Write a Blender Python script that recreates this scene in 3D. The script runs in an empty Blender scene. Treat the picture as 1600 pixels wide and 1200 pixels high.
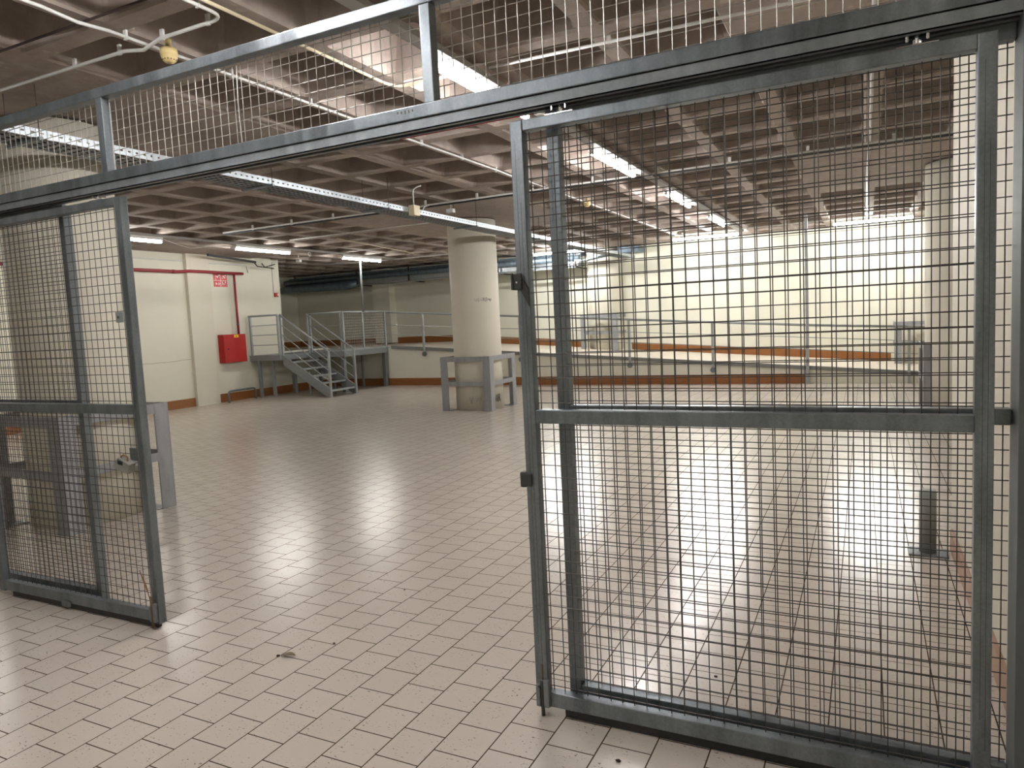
import bpy, bmesh, math, random
from mathutils import Vector, Matrix
random.seed(7)
S = bpy.context.scene
COL = S.collection

# ------------------------------------------------------------------ camera
EYE = 1.6
def cam_axes(yaw, pitch, roll):
    cy, sy, cp, sp = math.cos(yaw), math.sin(yaw), math.cos(pitch), math.sin(pitch)
    f = Vector((sy*cp, cy*cp, sp)); r = Vector((cy, -sy, 0)); u = r.cross(f)
    cr, sr = math.cos(roll), math.sin(roll)
    return cr*r + sr*u, -sr*r + cr*u, f
r_, u_, f_ = cam_axes(-0.463686773, -0.0878531892, -0.0491994838)
cd = bpy.data.cameras.new('camera'); cam = bpy.data.objects.new('camera', cd); COL.objects.link(cam)
cam.matrix_world = Matrix(((r_.x, u_.x, -f_.x, 0), (r_.y, u_.y, -f_.y, 0), (r_.z, u_.z, -f_.z, EYE), (0, 0, 0, 1)))
cd.sensor_width = 36; cd.lens = 36*1110/1600; cd.clip_start = .05; cd.clip_end = 200
S.camera = cam
# ------------------------------------------------------------------ world, exposure
w = bpy.data.worlds.new('world'); S.world = w; w.use_nodes = True
w.node_tree.nodes['Background'].inputs[0].default_value = (.9, .95, 1, 1)
w.node_tree.nodes['Background'].inputs[1].default_value = 0.0
S.view_settings.view_transform = 'Standard'; S.view_settings.look = 'None'
S.view_settings.gamma = 1; S.view_settings.exposure = 2.66; S.view_settings.use_curve_mapping = False
TUBE = 23.0                      # emission of the fluorescent tubes
S.cycles.max_bounces = 10; S.cycles.diffuse_bounces = 6; S.cycles.glossy_bounces = 4
S.cycles.sample_clamp_indirect = 6

# ------------------------------------------------------------------ materials
class N:
    def __init__(s, name):
        s.m = bpy.data.materials.new(name); s.m.use_nodes = True; s.t = s.m.node_tree
        s.b = s.t.nodes['Principled BSDF']
        s.co = s.t.nodes.new('ShaderNodeTexCoord').outputs['Object']
        g = s.t.nodes.new('ShaderNodeNewGeometry'); s.pos = g.outputs['Position']
    def n(s, typ, **k):
        x = s.t.nodes.new(typ)
        for a, v in k.items():
            if a.startswith('_'): setattr(x, a[1:], v)
        return x
    def l(s, a, b): s.t.links.new(a, b)
    def mapping(s, src, scale=(1,1,1), loc=(0,0,0)):
        m = s.n('ShaderNodeMapping'); s.l(src, m.inputs[0]); m.inputs['Scale'].default_value = scale; m.inputs['Location'].default_value = loc
        return m.outputs[0]
    def noise(s, src, scale, detail=4, rough=.55, dist=0):
        x = s.n('ShaderNodeTexNoise'); s.l(src, x.inputs['Vector']); x.inputs['Scale'].default_value = scale
        x.inputs['Detail'].default_value = detail; x.inputs['Roughness'].default_value = rough; x.inputs['Distortion'].default_value = dist
        return x.outputs['Fac']
    def ramp(s, src, stops):
        x = s.n('ShaderNodeValToRGB'); s.l(src, x.inputs[0]); e = x.color_ramp.elements
        while len(e) < len(stops): e.new(.5)
        for i, (p, c) in enumerate(stops):
            e[i].position = p; e[i].color = (c, c, c, 1) if isinstance(c, (int, float)) else (*c, 1)
        return x.outputs[0]
    def mix(s, fac, a, b, mode='MIX'):
        x = s.n('ShaderNodeMix', _data_type='RGBA', _blend_type=mode)
        for v, i in ((fac, 0), (a, 6), (b, 7)):
            if isinstance(v, (int, float)): x.inputs[i].default_value = v if i == 0 else (v, v, v, 1)
            elif isinstance(v, tuple): x.inputs[i].default_value = (*v, 1)
            else: s.l(v, x.inputs[i])
        return x.outputs[2]
    def math(s, op, a, b=None):
        x = s.n('ShaderNodeMath', _operation=op)
        for v, i in ((a, 0), (b, 1)):
            if v is None: continue
            if isinstance(v, (int, float)): x.inputs[i].default_value = v
            else: s.l(v, x.inputs[i])
        return x.outputs[0]
    def bump(s, h, strength=.3, dist=.01):
        x = s.n('ShaderNodeBump'); s.l(h, x.inputs['Height']); x.inputs['Strength'].default_value = strength
        x.inputs['Distance'].default_value = dist; s.l(x.outputs[0], s.b.inputs['Normal'])
    def set(s, col=None, rough=None, metal=None, spec=None):
        for v, k in ((col, 'Base Color'), (rough, 'Roughness'), (metal, 'Metallic'), (spec, 'Specular IOR Level')):
            if v is None: continue
            if isinstance(v, (int, float)): s.b.inputs[k].default_value = v
            elif isinstance(v, tuple): s.b.inputs[k].default_value = (*v, 1)
            else: s.l(v, s.b.inputs[k])
        return s.m

M = {}
def plain(name, col, rough=.5, metal=0, var=.15, scale=8):
    k = N(name); f = k.noise(k.co, scale)
    c = k.mix(f, tuple(x*(1-var) for x in col), tuple(min(1, x*(1+var)) for x in col))
    M[name] = k.set(c, rough, metal); return M[name]

def galv(name, a, b, rough=(.32, .55), metal=.75, streak=(14, 14, 2.5)):
    k = N(name)
    v = k.n('ShaderNodeTexVoronoi'); k.l(k.mapping(k.co, (45, 45, 45)), v.inputs['Vector'])
    f1 = k.noise(k.mapping(k.co, streak), 1.0, 5, .6)
    f2 = k.noise(k.co, 90, 3)
    f = k.math('ADD', k.math('MULTIPLY', f1, .75), k.math('MULTIPLY', f2, .25))
    f = k.ramp(f, [(.3, 0.0), (.7, 1.0)])
    c = k.mix(f, a, b)
    c = k.mix(k.math('MULTIPLY', v.outputs['Distance'], .25), c, tuple(x*.7 for x in a))
    k.bump(f2, .12, .002)
    M[name] = k.set(c, k.ramp(f1, [(.3, rough[0]), (.7, rough[1])]), metal); return M[name]
galv('galvanised', (.12, .14, .155), (.29, .325, .35), (.28, .48), .68)
galv('galvanised_dull', (.17, .19, .205), (.30, .33, .35), (.4, .6), .5)
galv('tray_steel', (.45, .5, .54), (.62, .68, .72), (.28, .4), .8)
galv('wire', (.075, .07, .068), (.16, .15, .14), (.3, .45), .65)
galv('wire_bright', (.34, .32, .30), (.5, .48, .45), (.3, .45), .55)  # paler copy of wire: lamp light on the header mesh put into the colour
galv('guard_steel', (.25, .26, .275), (.42, .43, .445), (.4, .6), .35)
galv('duct_steel', (.10, .135, .17), (.24, .31, .37), (.35, .5), .6)

def wall_mat(name, base, crack=False):
    k = N(name)
    f = k.noise(k.co, .7, 5, .6); g = k.noise(k.co, 9, 4); st = k.noise(k.mapping(k.co, (3, 3, .5)), 1.3, 6, .7)
    c = k.mix(k.ramp(f, [(.3, 0.0), (.75, 1.0)]), tuple(x*.93 for x in base), base)
    c = k.mix(k.ramp(st, [(.62, 0.0), (.85, .35)]), c, tuple(x*.72 for x in base))
    v = k.n('ShaderNodeTexVoronoi'); k.l(k.mapping(k.co, (1.4, 1.4, 1.4)), v.inputs['Vector'])
    c = k.mix(k.ramp(v.outputs['Distance'], [(0.0, .6), (.022, 0.0)]), c, (.25, .22, .16))
    k.bump(g, .15, .004)
    M[name] = k.set(c, .62); return M[name]
wall_mat('wall_paint', (.69, .675, .565))
wall_mat('column_paint', (.65, .62, .52))
wall_mat('right_paint', (.62, .58, .48))

# tiled floor: square tiles 0.191 m laid in running bond, rows along Y
k = N('floor_tiles')
T = .191
sep = k.n('ShaderNodeSeparateXYZ'); k.l(k.pos, sep.inputs[0])
comb = k.n('ShaderNodeCombineXYZ')
k.l(k.math('ADD', sep.outputs[1], -1.937 + 200*T), comb.inputs[0]); k.l(k.math('ADD', sep.outputs[0], 1.853 + 201*T), comb.inputs[1])
br = k.n('ShaderNodeTexBrick'); k.l(comb.outputs[0], br.inputs['Vector'])
br.offset = .57; br.offset_frequency = 2; br.squash = 1
br.inputs['Scale'].default_value = 1; br.inputs['Brick Width'].default_value = T; br.inputs['Row Height'].default_value = T
br.inputs['Mortar Size'].default_value = .0031; br.inputs['Mortar Smooth'].default_value = .25; br.inputs['Bias'].default_value = 0
br.inputs['Color1'].default_value = (.0, .0, .0, 1); br.inputs['Color2'].default_value = (1, 1, 1, 1); br.inputs['Mortar'].default_value = (.5, .5, .5, 1)
big = k.noise(k.pos, .55, 4, .6); med = k.noise(k.pos, 5, 5, .6)
base = k.mix(br.outputs['Color'], (.555, .505, .44), (.585, .532, .465))
base = k.mix(k.ramp(big, [(.35, 0.0), (.7, .6)]), base, (.57, .50, .44))
base = k.mix(k.ramp(med, [(.55, 0.0), (.8, .35)]), base, (.49, .43, .36))
sp = k.noise(k.mapping(k.pos, (1, 1.7, 1)), 62, 2, .5)
patch = k.noise(k.pos, 9, 3, .6)
spk = k.math('MULTIPLY', k.ramp(sp, [(.635, 0.0), (.68, 1.0)]), k.ramp(patch, [(.42, 0.0), (.6, 1.0)]))
base = k.mix(k.math('MULTIPLY', spk, .9), base, (.15, .10, .06))
col = k.mix(br.outputs['Fac'], base, (.07, .048, .03))
jx = k.math('ABSOLUTE', k.math('ADD', sep.outputs[0], 6.5))
col = k.mix(k.math('MULTIPLY', k.math('LESS_THAN', jx, .005), .4), col, (.09, .065, .05))
h = k.math('MULTIPLY', k.noise(k.mapping(k.pos, (.6, 1, 1)), 7, 2), .35)
k.bump(h, .35, .0022)
ro = k.math('ADD', k.math('ADD', k.math('MULTIPLY', med, .05), k.math('ADD', .185, k.math('MULTIPLY', br.outputs['Color'], .03))), k.math('MULTIPLY', br.outputs['Fac'], .6))
M['floor_tiles'] = k.set(col, ro, 0, k.ramp(br.outputs['Fac'], [(0.0, .62), (.6, .0)]))

k = N('ramp_screed'); f = k.noise(k.pos, 6, 5)
M['ramp_screed'] = k.set(k.mix(f, (.50, .45, .37), (.66, .60, .50)), .55)

k = N('baseboard_tile')
sep = k.n('ShaderNodeSeparateXYZ'); k.l(k.pos, sep.inputs[0])
u = k.math('MULTIPLY', k.math('ADD', sep.outputs[0], sep.outputs[1]), 1/.33)
line = k.math('LESS_THAN', k.math('FRACT', u), .012)
f = k.noise(k.mapping(k.pos, (1.2, 1.2, 9)), 2.5, 4)
c = k.mix(f, (.20, .072, .018), (.30, .12, .032)); c = k.mix(line, c, (.12, .05, .02))
M['baseboard_tile'] = k.set(c, .35)

k = N('baseboard_dusty'); f = k.noise(k.pos, 7, 5)
M['baseboard_dusty'] = k.set(k.mix(f, (.30, .165, .10), (.44, .29, .20)), .5)

# raw concrete ceiling
k = N('ceiling_concrete')
f = k.noise(k.pos, .8, 5, .6); g = k.noise(k.pos, 6, 6, .65); h2 = k.noise(k.mapping(k.pos, (1, 1, 1)), 22, 5, .7)
c = k.mix(k.ramp(f, [(.3, 0.0), (.7, 1.0)]), (.26, .212, .182), (.36, .302, .265))
c = k.mix(k.ramp(g, [(.45, 0.0), (.75, .7)]), c, (.43, .37, .325))
sz = k.n('ShaderNodeSeparateXYZ'); k.l(k.pos, sz.inputs[0])
low = k.math('LESS_THAN', sz.outputs[2], 3.505)
pat = k.noise(k.mapping(k.pos, (1, .6, 1)), 13, 6, .75, .5)
c = k.mix(k.math('MULTIPLY', low, k.ramp(pat, [(.60, 0.0), (.66, .5)])), c, (.11, .075, .058))
c = k.mix(k.math('MULTIPLY', low, k.ramp(k.noise(k.pos, 5, 6, .7), [(.60, 0.0), (.66, .6)])), c, (.52, .44, .36))
c = k.mix(k.ramp(k.noise(k.pos, 3.5, 6, .75), [(.66, 0.0), (.72, .35)]), c, (.15, .11, .09))
k.bump(k.math('ADD', k.math('MULTIPLY', g, .5), k.math('MULTIPLY', h2, .5)), .35, .006)
M['ceiling_concrete'] = k.set(c, .8)

k = N('slab_concrete')
g = k.noise(k.mapping(k.pos, (1, 14, 1)), 1.4, 5, .65)
c = k.mix(k.ramp(g, [(.35, 0.0), (.65, 1.0)]), (.25, .205, .172), (.38, .325, .28)); k.bump(g, .4, .01)
M['slab_concrete'] = k.set(c, .8)

plain('red_paint', (.42, .012, .012), .35, 0, .1)
plain('red_pipe_paint', (.27, .02, .028), .35, 0, .15)
plain('white_sticker', (.80, .72, .68), .4)
plain('red_sticker', (.52, .02, .025), .4)
plain('yellow_label', (.85, .52, .02), .4)
plain('black_plastic', (.012, .012, .013), .45)
plain('dark_mark', (.09, .075, .055), .8)
plain('faint_mark', (.33, .30, .22), .8)
plain('dark_iron', (.055, .035, .032), .6, .3)
plain('pvc_white', (.62, .62, .60), .4)
plain('pvc_cream', (.62, .55, .38), .4)
plain('pvc_yellow', (.68, .54, .26), .4)
plain('lamp_body', (.74, .75, .74), .4)
plain('trunk_paint', (.36, .35, .335), .6)
plain('leaf_dry', (.17, .13, .075), .7)
plain('crumb', (.035, .022, .015), .9)
plain('lock_plastic', (.25, .25, .23), .5)
plain('chrome', (.75, .76, .77), .18, 1, .03)
plain('rust', (.13, .09, .05), .75)
plain('copper', (.36, .20, .11), .4, .7)
plain('bollard_paint', (.24, .26, .245), .6)
plain('notice_paper', (.50, .51, .50), .6)
plain('curb_paint', (.19, .195, .185), .6)
plain('rail_paint', (.34, .365, .365), .5, .3)
plain('stair_steel', (.24, .26, .265), .5, .3)
plain('dark_steel', (.05, .052, .05), .55, .2)
plain('stair_plate', (.13, .145, .145), .55, .4)
plain('red_strip', (.45, .03, .04), .5)
for nm, f, cc in (('tube_light', 1.0, (1, .97, .96)), ('tube_light_worn', .54, (1, .97, .93)), ('tube_light_new', 1.8, (.99, 1, .98))):
    k = N(nm); k.set((1, 1, 1), .5)
    k.b.inputs['Emission Color'].default_value = (*cc, 1); k.b.inputs['Emission Strength'].default_value = TUBE*f
    M[nm] = k.m

# ------------------------------------------------------------------ mesh helpers
class MB:
    def __init__(s): s.bm = bmesh.new()
    def box(s, x0, x1, y0, y1, z0, z1, bev=0):
        v = [s.bm.verts.new((x, y, z)) for z in (z0, z1) for y in (y0, y1) for x in (x0, x1)]
        fs = [s.bm.faces.new([v[i] for i in q]) for q in ((0, 2, 3, 1), (4, 5, 7, 6), (0, 1, 5, 4), (2, 6, 7, 3), (0, 4, 6, 2), (1, 3, 7, 5))]
        if bev:
            es = list({e for f in fs for e in f.edges})
            bmesh.ops.bevel(s.bm, geom=es, offset=bev, segments=2, profile=.6, affect='EDGES')
        return s
    def prism(s, pts, d):                       # pts: 3-D outline, d: extrusion vector
        a = [s.bm.verts.new(p) for p in pts]; b = [s.bm.verts.new(Vector(p)+Vector(d)) for p in pts]
        s.bm.faces.new(a[::-1]); s.bm.faces.new(b)
        for i in range(len(a)):
            j = (i+1) % len(a); s.bm.faces.new((a[i], a[j], b[j], b[i]))
        return s
    def tube(s, pts, r, n=8, caps=True):
        pts = [Vector(p) for p in pts]; rings = []
        t0 = (pts[1]-pts[0]).normalized(); up = Vector((0, 0, 1)) if abs(t0.z) < .9 else Vector((1, 0, 0))
        a = t0.cross(up).normalized()
        for i, p in enumerate(pts):
            if i == 0: t = t0
            elif i == len(pts)-1: t = (pts[-1]-pts[-2]).normalized()
            else: t = ((pts[i+1]-p).normalized()+(p-pts[i-1]).normalized()).normalized()
            a = (a - t*a.dot(t)).normalized(); b = t.cross(a)
            rr = r[i] if isinstance(r, (list, tuple)) else r
            rings.append([s.bm.verts.new(p+(a*math.cos(2*math.pi*j/n)+b*math.sin(2*math.pi*j/n))*rr) for j in range(n)])
        for q in range(len(rings)-1):
            for j in range(n):
                f = s.bm.faces.new((rings[q][j], rings[q][(j+1) % n], rings[q+1][(j+1) % n], rings[q+1][j])); f.smooth = n > 6
        if caps: s.bm.faces.new(rings[0][::-1]); s.bm.faces.new(rings[-1])
        return s
    def bar(s, p, q, wd, ht, up=(0, 0, 1)):      # rectangular bar from p to q
        p, q = Vector(p), Vector(q); t = (q-p).normalized(); a = t.cross(Vector(up)).normalized(); b = a.cross(t)
        c = [a*sx*wd/2+b*sy*ht/2 for sx, sy in ((-1, -1), (1, -1), (1, 1), (-1, 1))]
        return s.prism([p+x for x in c], q-p)
    def lathe(s, prof, n=48, c=(0, 0, 0)):
        rings = []
        for r, z in prof:
            rings.append([s.bm.verts.new((c[0]+r*math.cos(2*math.pi*j/n), c[1]+r*math.sin(2*math.pi*j/n), c[2]+z)) for j in range(n)])
        for q in range(len(rings)-1):
            for j in range(n):
                f = s.bm.faces.new((rings[q][j], rings[q][(j+1) % n], rings[q+1][(j+1) % n], rings[q+1][j])); f.smooth = True
        s.bm.faces.new(rings[0][::-1]); s.bm.faces.new(rings[-1]); return s
    def mesh(s, name, mat, org=(0, 0, 0), edge=True):
        bmesh.ops.translate(s.bm, verts=s.bm.verts, vec=-Vector(org))
        bmesh.ops.recalc_face_normals(s.bm, faces=s.bm.faces)
        me = bpy.data.meshes.new(name); s.bm.to_mesh(me); s.bm.free()
        me.materials.append(M[mat]); return me
    def part(s, name, mat, root, label=None):    # a part given in the root's own space
        o = bpy.data.objects.new(name, s.mesh(name, mat)); COL.objects.link(o); o.parent = root
        if label: o['label'] = label
        return o
    def wpart(s, name, mat, root, label=None):   # a part given in world space
        o = bpy.data.objects.new(name, s.mesh(name, mat, root.location if root.parent is None else (0, 0, 0))); COL.objects.link(o); o.parent = root
        if label: o['label'] = label
        return o
    def thing(s, name, mat, label, cat, group=None, org=(0, 0, 0)):
        o = bpy.data.objects.new(name, s.mesh(name, mat, org)); COL.objects.link(o); o.location = org
        return tag(o, label, cat, group)
    def struct(s, name, mat):
        o = bpy.data.objects.new(name, s.mesh(name, mat)); COL.objects.link(o); o['kind'] = 'structure'; return o
def tag(o, label, cat, group=None):
    o['label'] = label; o['category'] = cat
    if group: o['group'] = group
    return o
def root(name, label, cat, loc=(0, 0, 0), group=None, rz=0):
    o = bpy.data.objects.new(name, None); o.empty_display_size = .1; COL.objects.link(o)
    o.location = loc; o.rotation_euler = (0, 0, rz); return tag(o, label, cat, group)
def dup(r, loc, label, rz=0):
    def cp(o, par):
        c = o.copy(); COL.objects.link(c); c.parent = par
        for ch in list(o.children): cp(ch, c)
        return c
    c = cp(r, None); c.location = loc; c.rotation_euler = (0, 0, rz); c['label'] = label; return c
def bend(p, q, r, c, n=6):   # smooth corner c between straight runs ending at p and starting at q
    return [Vector(p).lerp(Vector(c), t/n).lerp(Vector(c).lerp(Vector(q), t/n), t/n) for t in range(n+1)]

# ------------------------------------------------------------------ room shell
XL, XR, YB, YF, ZC = -13.9, .5, 19.35, -4.0, 3.5
m = MB(); m.box(-19, 7, YF, 20, -.2, 0); m.struct('floor', 'floor_tiles')

# waffle slab: pans cut up into the slab, solid heads around the column grid
CX, CY = .845, .857
def cell(bm, x0, y0, solid):
    x1, y1 = x0+CX, y0+CY
    o = [bm.verts.new(p) for p in ((x0, y0, ZC), (x1, y0, ZC), (x1, y1, ZC), (x0, y1, ZC))]
    if solid: bm.faces.new(o); return
    def ring(ix, iy, c, z):
        a, b, d, e = x0+ix, y0+iy, x1-ix, y1-iy
        return [bm.verts.new(p) for p in ((a+c, b, z), (d-c, b, z), (d-c*.3, b+c*.3, z), (d, b+c, z), (d, e-c, z), (d-c*.3, e-c*.3, z), (d-c, e, z), (a+c, e, z), (a+c*.3, e-c*.3, z), (a, e-c, z), (a, b+c, z), (a+c*.3, b+c*.3, z))]
    R = [ring(.066, .064, .03, ZC), ring(.078, .076, .045, ZC+.018), ring(.12, .115, .08, ZC+.33), ring(.15, .145, .10, ZC+.36)]
    r = R[0]
    bm.faces.new((o[0], o[1], r[1], r[0])); bm.faces.new((o[1], o[2], r[4], r[3])); bm.faces.new((o[2], o[3], r[7], r[6])); bm.faces.new((o[3], o[0], r[10], r[9]))
    bm.faces.new((o[0], r[0], r[11], r[10])); bm.faces.new((o[1], r[3], r[2], r[1])); bm.faces.new((o[2], r[6], r[5], r[4])); bm.faces.new((o[3], r[9], r[8], r[7]))
    for q in range(3):
        for j in range(12):
            jj = (j+1) % 12; f = bm.faces.new((R[q][j], R[q][jj], R[q+1][jj], R[q+1][j]))
    bm.faces.new(R[3])
heads = [(-6.68, 3.86), (-6.68, 11.6), (1.2, 3.86), (1.2, 11.6), (-6.68, 19.3), (1.2, 19.3), (-14.4, 3.86), (-14.4, 11.6)]
bmc = bmesh.new()
for i in range(-23, 9):
    for j in range(-9, 19):
        x0 = .08+i*CX; y0 = 3.0+j*CY
        if x0 > 7 or y0 > 19.4: continue
        mx, my = x0+CX/2, y0+CY/2
        solid = any(abs(mx-hx) < 1.72 and abs(my-hy) < 1.75 for hx, hy in heads)
        cell(bmc, x0, y0, solid)
bmesh.ops.remove_doubles(bmc, verts=bmc.verts, dist=.0005)
bmesh.ops.recalc_face_normals(bmc, faces=bmc.faces)
me = bpy.data.meshes.new('ceiling'); bmc.to_mesh(me); bmc.free(); me.materials.append(M['ceiling_concrete'])
o = bpy.data.objects.new('ceiling', me); COL.objects.link(o); o['kind'] = 'structure'
MB().box(-20, 8, YF-.5, 20.4, ZC+.45, ZC+.6).struct('ceiling_slab', 'ceiling_concrete')

MB().box(XL-.3, XL, YF, 14.32, 0, ZC+.1).struct('wall_left', 'wall_paint')
MB().box(XL-.3, XL, 14.32, 16.05, 0, 1.1).struct('wall_left_low', 'wall_paint')
MB().box(-18.3, -18, 14.0, YB, 1.1, ZC+.1).struct('wall_recess_side', 'wall_paint')
MB().box(-18.3, XL-.3, 14.02, 14.32, 1.1, ZC+.1).struct('wall_recess_front', 'wall_paint')
MB().box(-18.3, 7, YB, YB+.3, 0, ZC+.1).struct('wall_back', 'wall_paint')
MB().box(XR, XR+.3, YF, 5.22, 0, ZC+.1).struct('wall_right', 'right_paint')
MB().box(XR, 2.9, 5.22, 5.34, 0, ZC+.1).struct('wall_right_return', 'right_paint')
MB().box(2.6, 2.9, 5.34, YB, 0, ZC+.1).struct('wall_right_far', 'wall_paint')
MB().box(XL-.3, 7, YF-.3, YF, 0, ZC+.1).struct('wall_front', 'wall_paint')
# pilasters proud of the walls
MB().box(XL-.02, XL+.09, 11.38, 12.02, 0, ZC).struct('trim_1', 'column_paint')
MB().box(-14.45, -13.8, 19.02, YB, 1.1, ZC).struct('trim_2', 'wall_paint')
# baseboards
MB().box(XL, XL+.02, YF, 11.37, 0, .2, .003).struct('baseboard_left', 'baseboard_tile')
MB().box(XL, XL+.02, 12.03, 16.04, 0, .2, .003).struct('baseboard_left_far', 'baseboard_tile')
MB().box(XR-.02, XR, 3.0, 5.22, 0, .135, .003).struct('baseboard_right', 'baseboard_dusty')
MB().box(2.58, 2.6, 5.34, YB-.05, 0, .15, .003).struct('baseboard_right_far', 'baseboard_dusty')

# ramp: raised concrete walkway along the back wall sloping down to the right
RY = 16.05
def zr(x):
    return 1.06 if x < -11.6 else max(.0, 1.06-(x+11.6)*.0705)
rp = [(-18, RY, 0), (2.6, RY, 0), (2.6, RY, zr(2.6)), (-11.6, RY, 1.06), (-18, RY, 1.06)]
MB().prism(rp, (0, YB-RY, 0)).struct('floor_ramp', 'ramp_screed')
MB().box(-18, XL-.3, 14.32, RY, .9, 1.06).struct('floor_recess', 'ramp_screed')
MB().prism([(XL, RY-.02, 0), (2.6, RY-.02, 0), (2.6, RY-.02, zr(2.6)+.02), (-11.6, RY-.02, 1.04), (XL, RY-.02, 1.04)], (0, .02, 0)).struct('wall_ramp_front', 'wall_paint')
MB().box(XL, -1.14, RY-.045, RY-.02, 0, .2, .003).struct('baseboard_ramp_front', 'baseboard_tile')
MB().prism([(-11.65, RY-.05, 1.02), (2.6, RY-.05, zr(2.6)-.02), (2.6, RY-.05, zr(2.6)+.06), (-11.65, RY-.05, 1.10)], (0, .12, 0)).struct('trim_3', 'curb_paint')
def back_board(name, xs):
    pts = [(x, YB-.02, zr(x)+.0) for x in xs]+[(x, YB-.02, zr(x)+.2) for x in reversed(xs)]
    MB().prism(pts, (0, .02, 0)).struct(name, 'baseboard_tile')
back_board('baseboard_back_left', [-18, -14.47]); back_board('baseboard_back_middle', [-13.78, -11.6, -7.2])
back_board('baseboard_back_right', [-5.85, .55])
MB().box(-18, -17.98, 14.32, YB-.03, 1.06, 1.26).struct('baseboard_recess', 'baseboard_tile')

# ------------------------------------------------------------------ columns and guards
def column(x, y, z0, label, grp='round concrete columns'):
    m = MB().lathe([(.45, z0), (.45, z0+.9), (.45, z0+1.9), (.45, ZC-.02)], 64)
    o = bpy.data.objects.new('round_column', m.mesh('round_column', 'column_paint')); COL.objects.link(o); o.location = (x, y, 0)
    return tag(o, label, 'column', grp)
column(-6.55, 11.72, 0, 'cream round concrete column standing alone mid floor with scribbles on its shaft')
column(-6.45, 4.02, 0, 'cream round concrete column seen through the left sliding gate')
column(1.21, 11.72, 0, 'cream round concrete column at far right behind the right gate, beside the wall end')
column(-6.54, 19.12, .60, 'cream round concrete column built into the back wall on the ramp under the cable tray end')
column(1.2, 19.12, .10, 'cream round concrete column at the low end of the ramp by the back wall')

def guard(h=.52, H=1.0, label='', loc=(0, 0, 0)):
    g = root('column_guard', label, 'column guard', loc, 'galvanised steel guards round the columns')
    t, W = .012, .15
    for sx in (-1, 1):
        for sy in (-1, 1):
            m = MB(); xo, yo = sx*h, sy*h
            m.box(min(xo, xo-sx*W), max(xo, xo-sx*W), min(yo, yo-sy*t), max(yo, yo-sy*t), 0, H, .002)
            m.box(min(xo, xo-sx*t), max(xo, xo-sx*t), min(yo-sy*t, yo-sy*W), max(yo-sy*t, yo-sy*W), 0, H, .002)
            m.box(min(xo-sx*.015, xo-sx*(W+.03)), max(xo-sx*.015, xo-sx*(W+.03)), min(yo-sy*.015, yo-sy*(W+.03)), max(yo-sy*.015, yo-sy*(W+.03)), 0, .01)
            leg = m.part('corner_leg', 'guard_steel', g)
            for z in (.2, .62): MB().tube([(xo-sx*.11, yo+sy*.0, z), (xo-sx*.11, yo+sy*.003, z)], .006, 8).part('bolt', 'black_plastic', leg)
    for z0, z1 in ((H-.09, H-.002), (.46, .54)):
        for s in (-1, 1):
            MB().box(-h+W*.9, h-W*.9, s*h-(.011 if s > 0 else 0), s*h+(.011 if s < 0 else 0), z0, z1, .002).part('rail', 'guard_steel', g)
            MB().box(s*h-(.011 if s > 0 else 0), s*h+(.011 if s < 0 else 0), -h+W*.9, h-W*.9, z0, z1, .002).part('rail', 'guard_steel', g)
    return g
g0 = guard(label='grey steel guard around the round column mid floor', loc=(-6.55, 11.72, 0))
dup(g0, (-6.45, 4.02, 0), 'grey steel guard around the near left column behind the left gate')
dup(g0, (1.25, 12.0, 0), 'grey steel guard around the right column seen through the right gate')
dup(g0, (-6.54, 19.05, .67), 'grey steel guard around the column on the ramp')
dup(g0, (1.12, 19.05, .16), 'grey steel guard around the column at the low end of the ramp')

def scribble(name, label, cx, cy, R, a0, a1, z0, z1, n, mat, seed, fam):
    rnd = random.Random(seed); m = MB()
    for i in range(n):
        a = a0+(a1-a0)*(i+.5)/n; da = (a1-a0)/n*.36
        p = [(a+rnd.uniform(-1, 1)*da, rnd.uniform(z0, z1)) for _ in range(4)]
        pts = [(cx+(R+.0015)*math.cos(t), cy+(R+.0015)*math.sin(t), z) for t, z in p]
        m.tube(pts, .0028, 4)
    return m.thing(name, mat, label, 'graffiti', fam)
cam_a = math.atan2(-11.72, 6.55)
scribble('scribble', 'faint dark handwriting across the shaft of the mid floor column', -6.55, 11.72, .45, cam_a-.02, cam_a+.72, 1.98, 2.06, 16, 'dark_mark', 3, None)
scribble('wall_scrawl', 'faded grey scrawl near the foot of the mid floor column', -6.55, 11.72, .45, cam_a-.45, cam_a+.05, .10, .26, 14, 'faint_mark', 5, None)
scribble('wall_scrawl', 'small black scrawl low on the right side of the mid floor column', -6.55, 11.72, .45, cam_a+.62, cam_a+1.0, .12, .28, 12, 'dark_mark', 9, None)

# ------------------------------------------------------------------ partition of galvanised frames and welded mesh
def wiremesh(x0, x1, y, z0, z1, s=.05, r=.0019, px=None, pz=None):
    """welded mesh: bars every s metres, px / pz a bar position the grid must pass through"""
    m = MB(); rnd = random.Random(int(x0*100+z0*10))
    def grid(a, b, p):
        if p is None: p = a+(b-a-int((b-a-.01)/s)*s)/2
        q = a+((p-a) % s); out = []
        while q < b: out.append(q); q += s
        return out
    for x in grid(x0, x1, px):
        j = [rnd.uniform(-.0007, .0007) for _ in range(3)]
        m.tube([(x+j[0], y, z0), (x+j[1], y, (z0+z1)/2), (x+j[2], y, z1)], r, 6, False)
    for z in grid(z0, z1, pz):
        m.tube([(x0, y+2*r, z), (x1, y+2*r, z)], r, 6, False)
    return m

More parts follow.
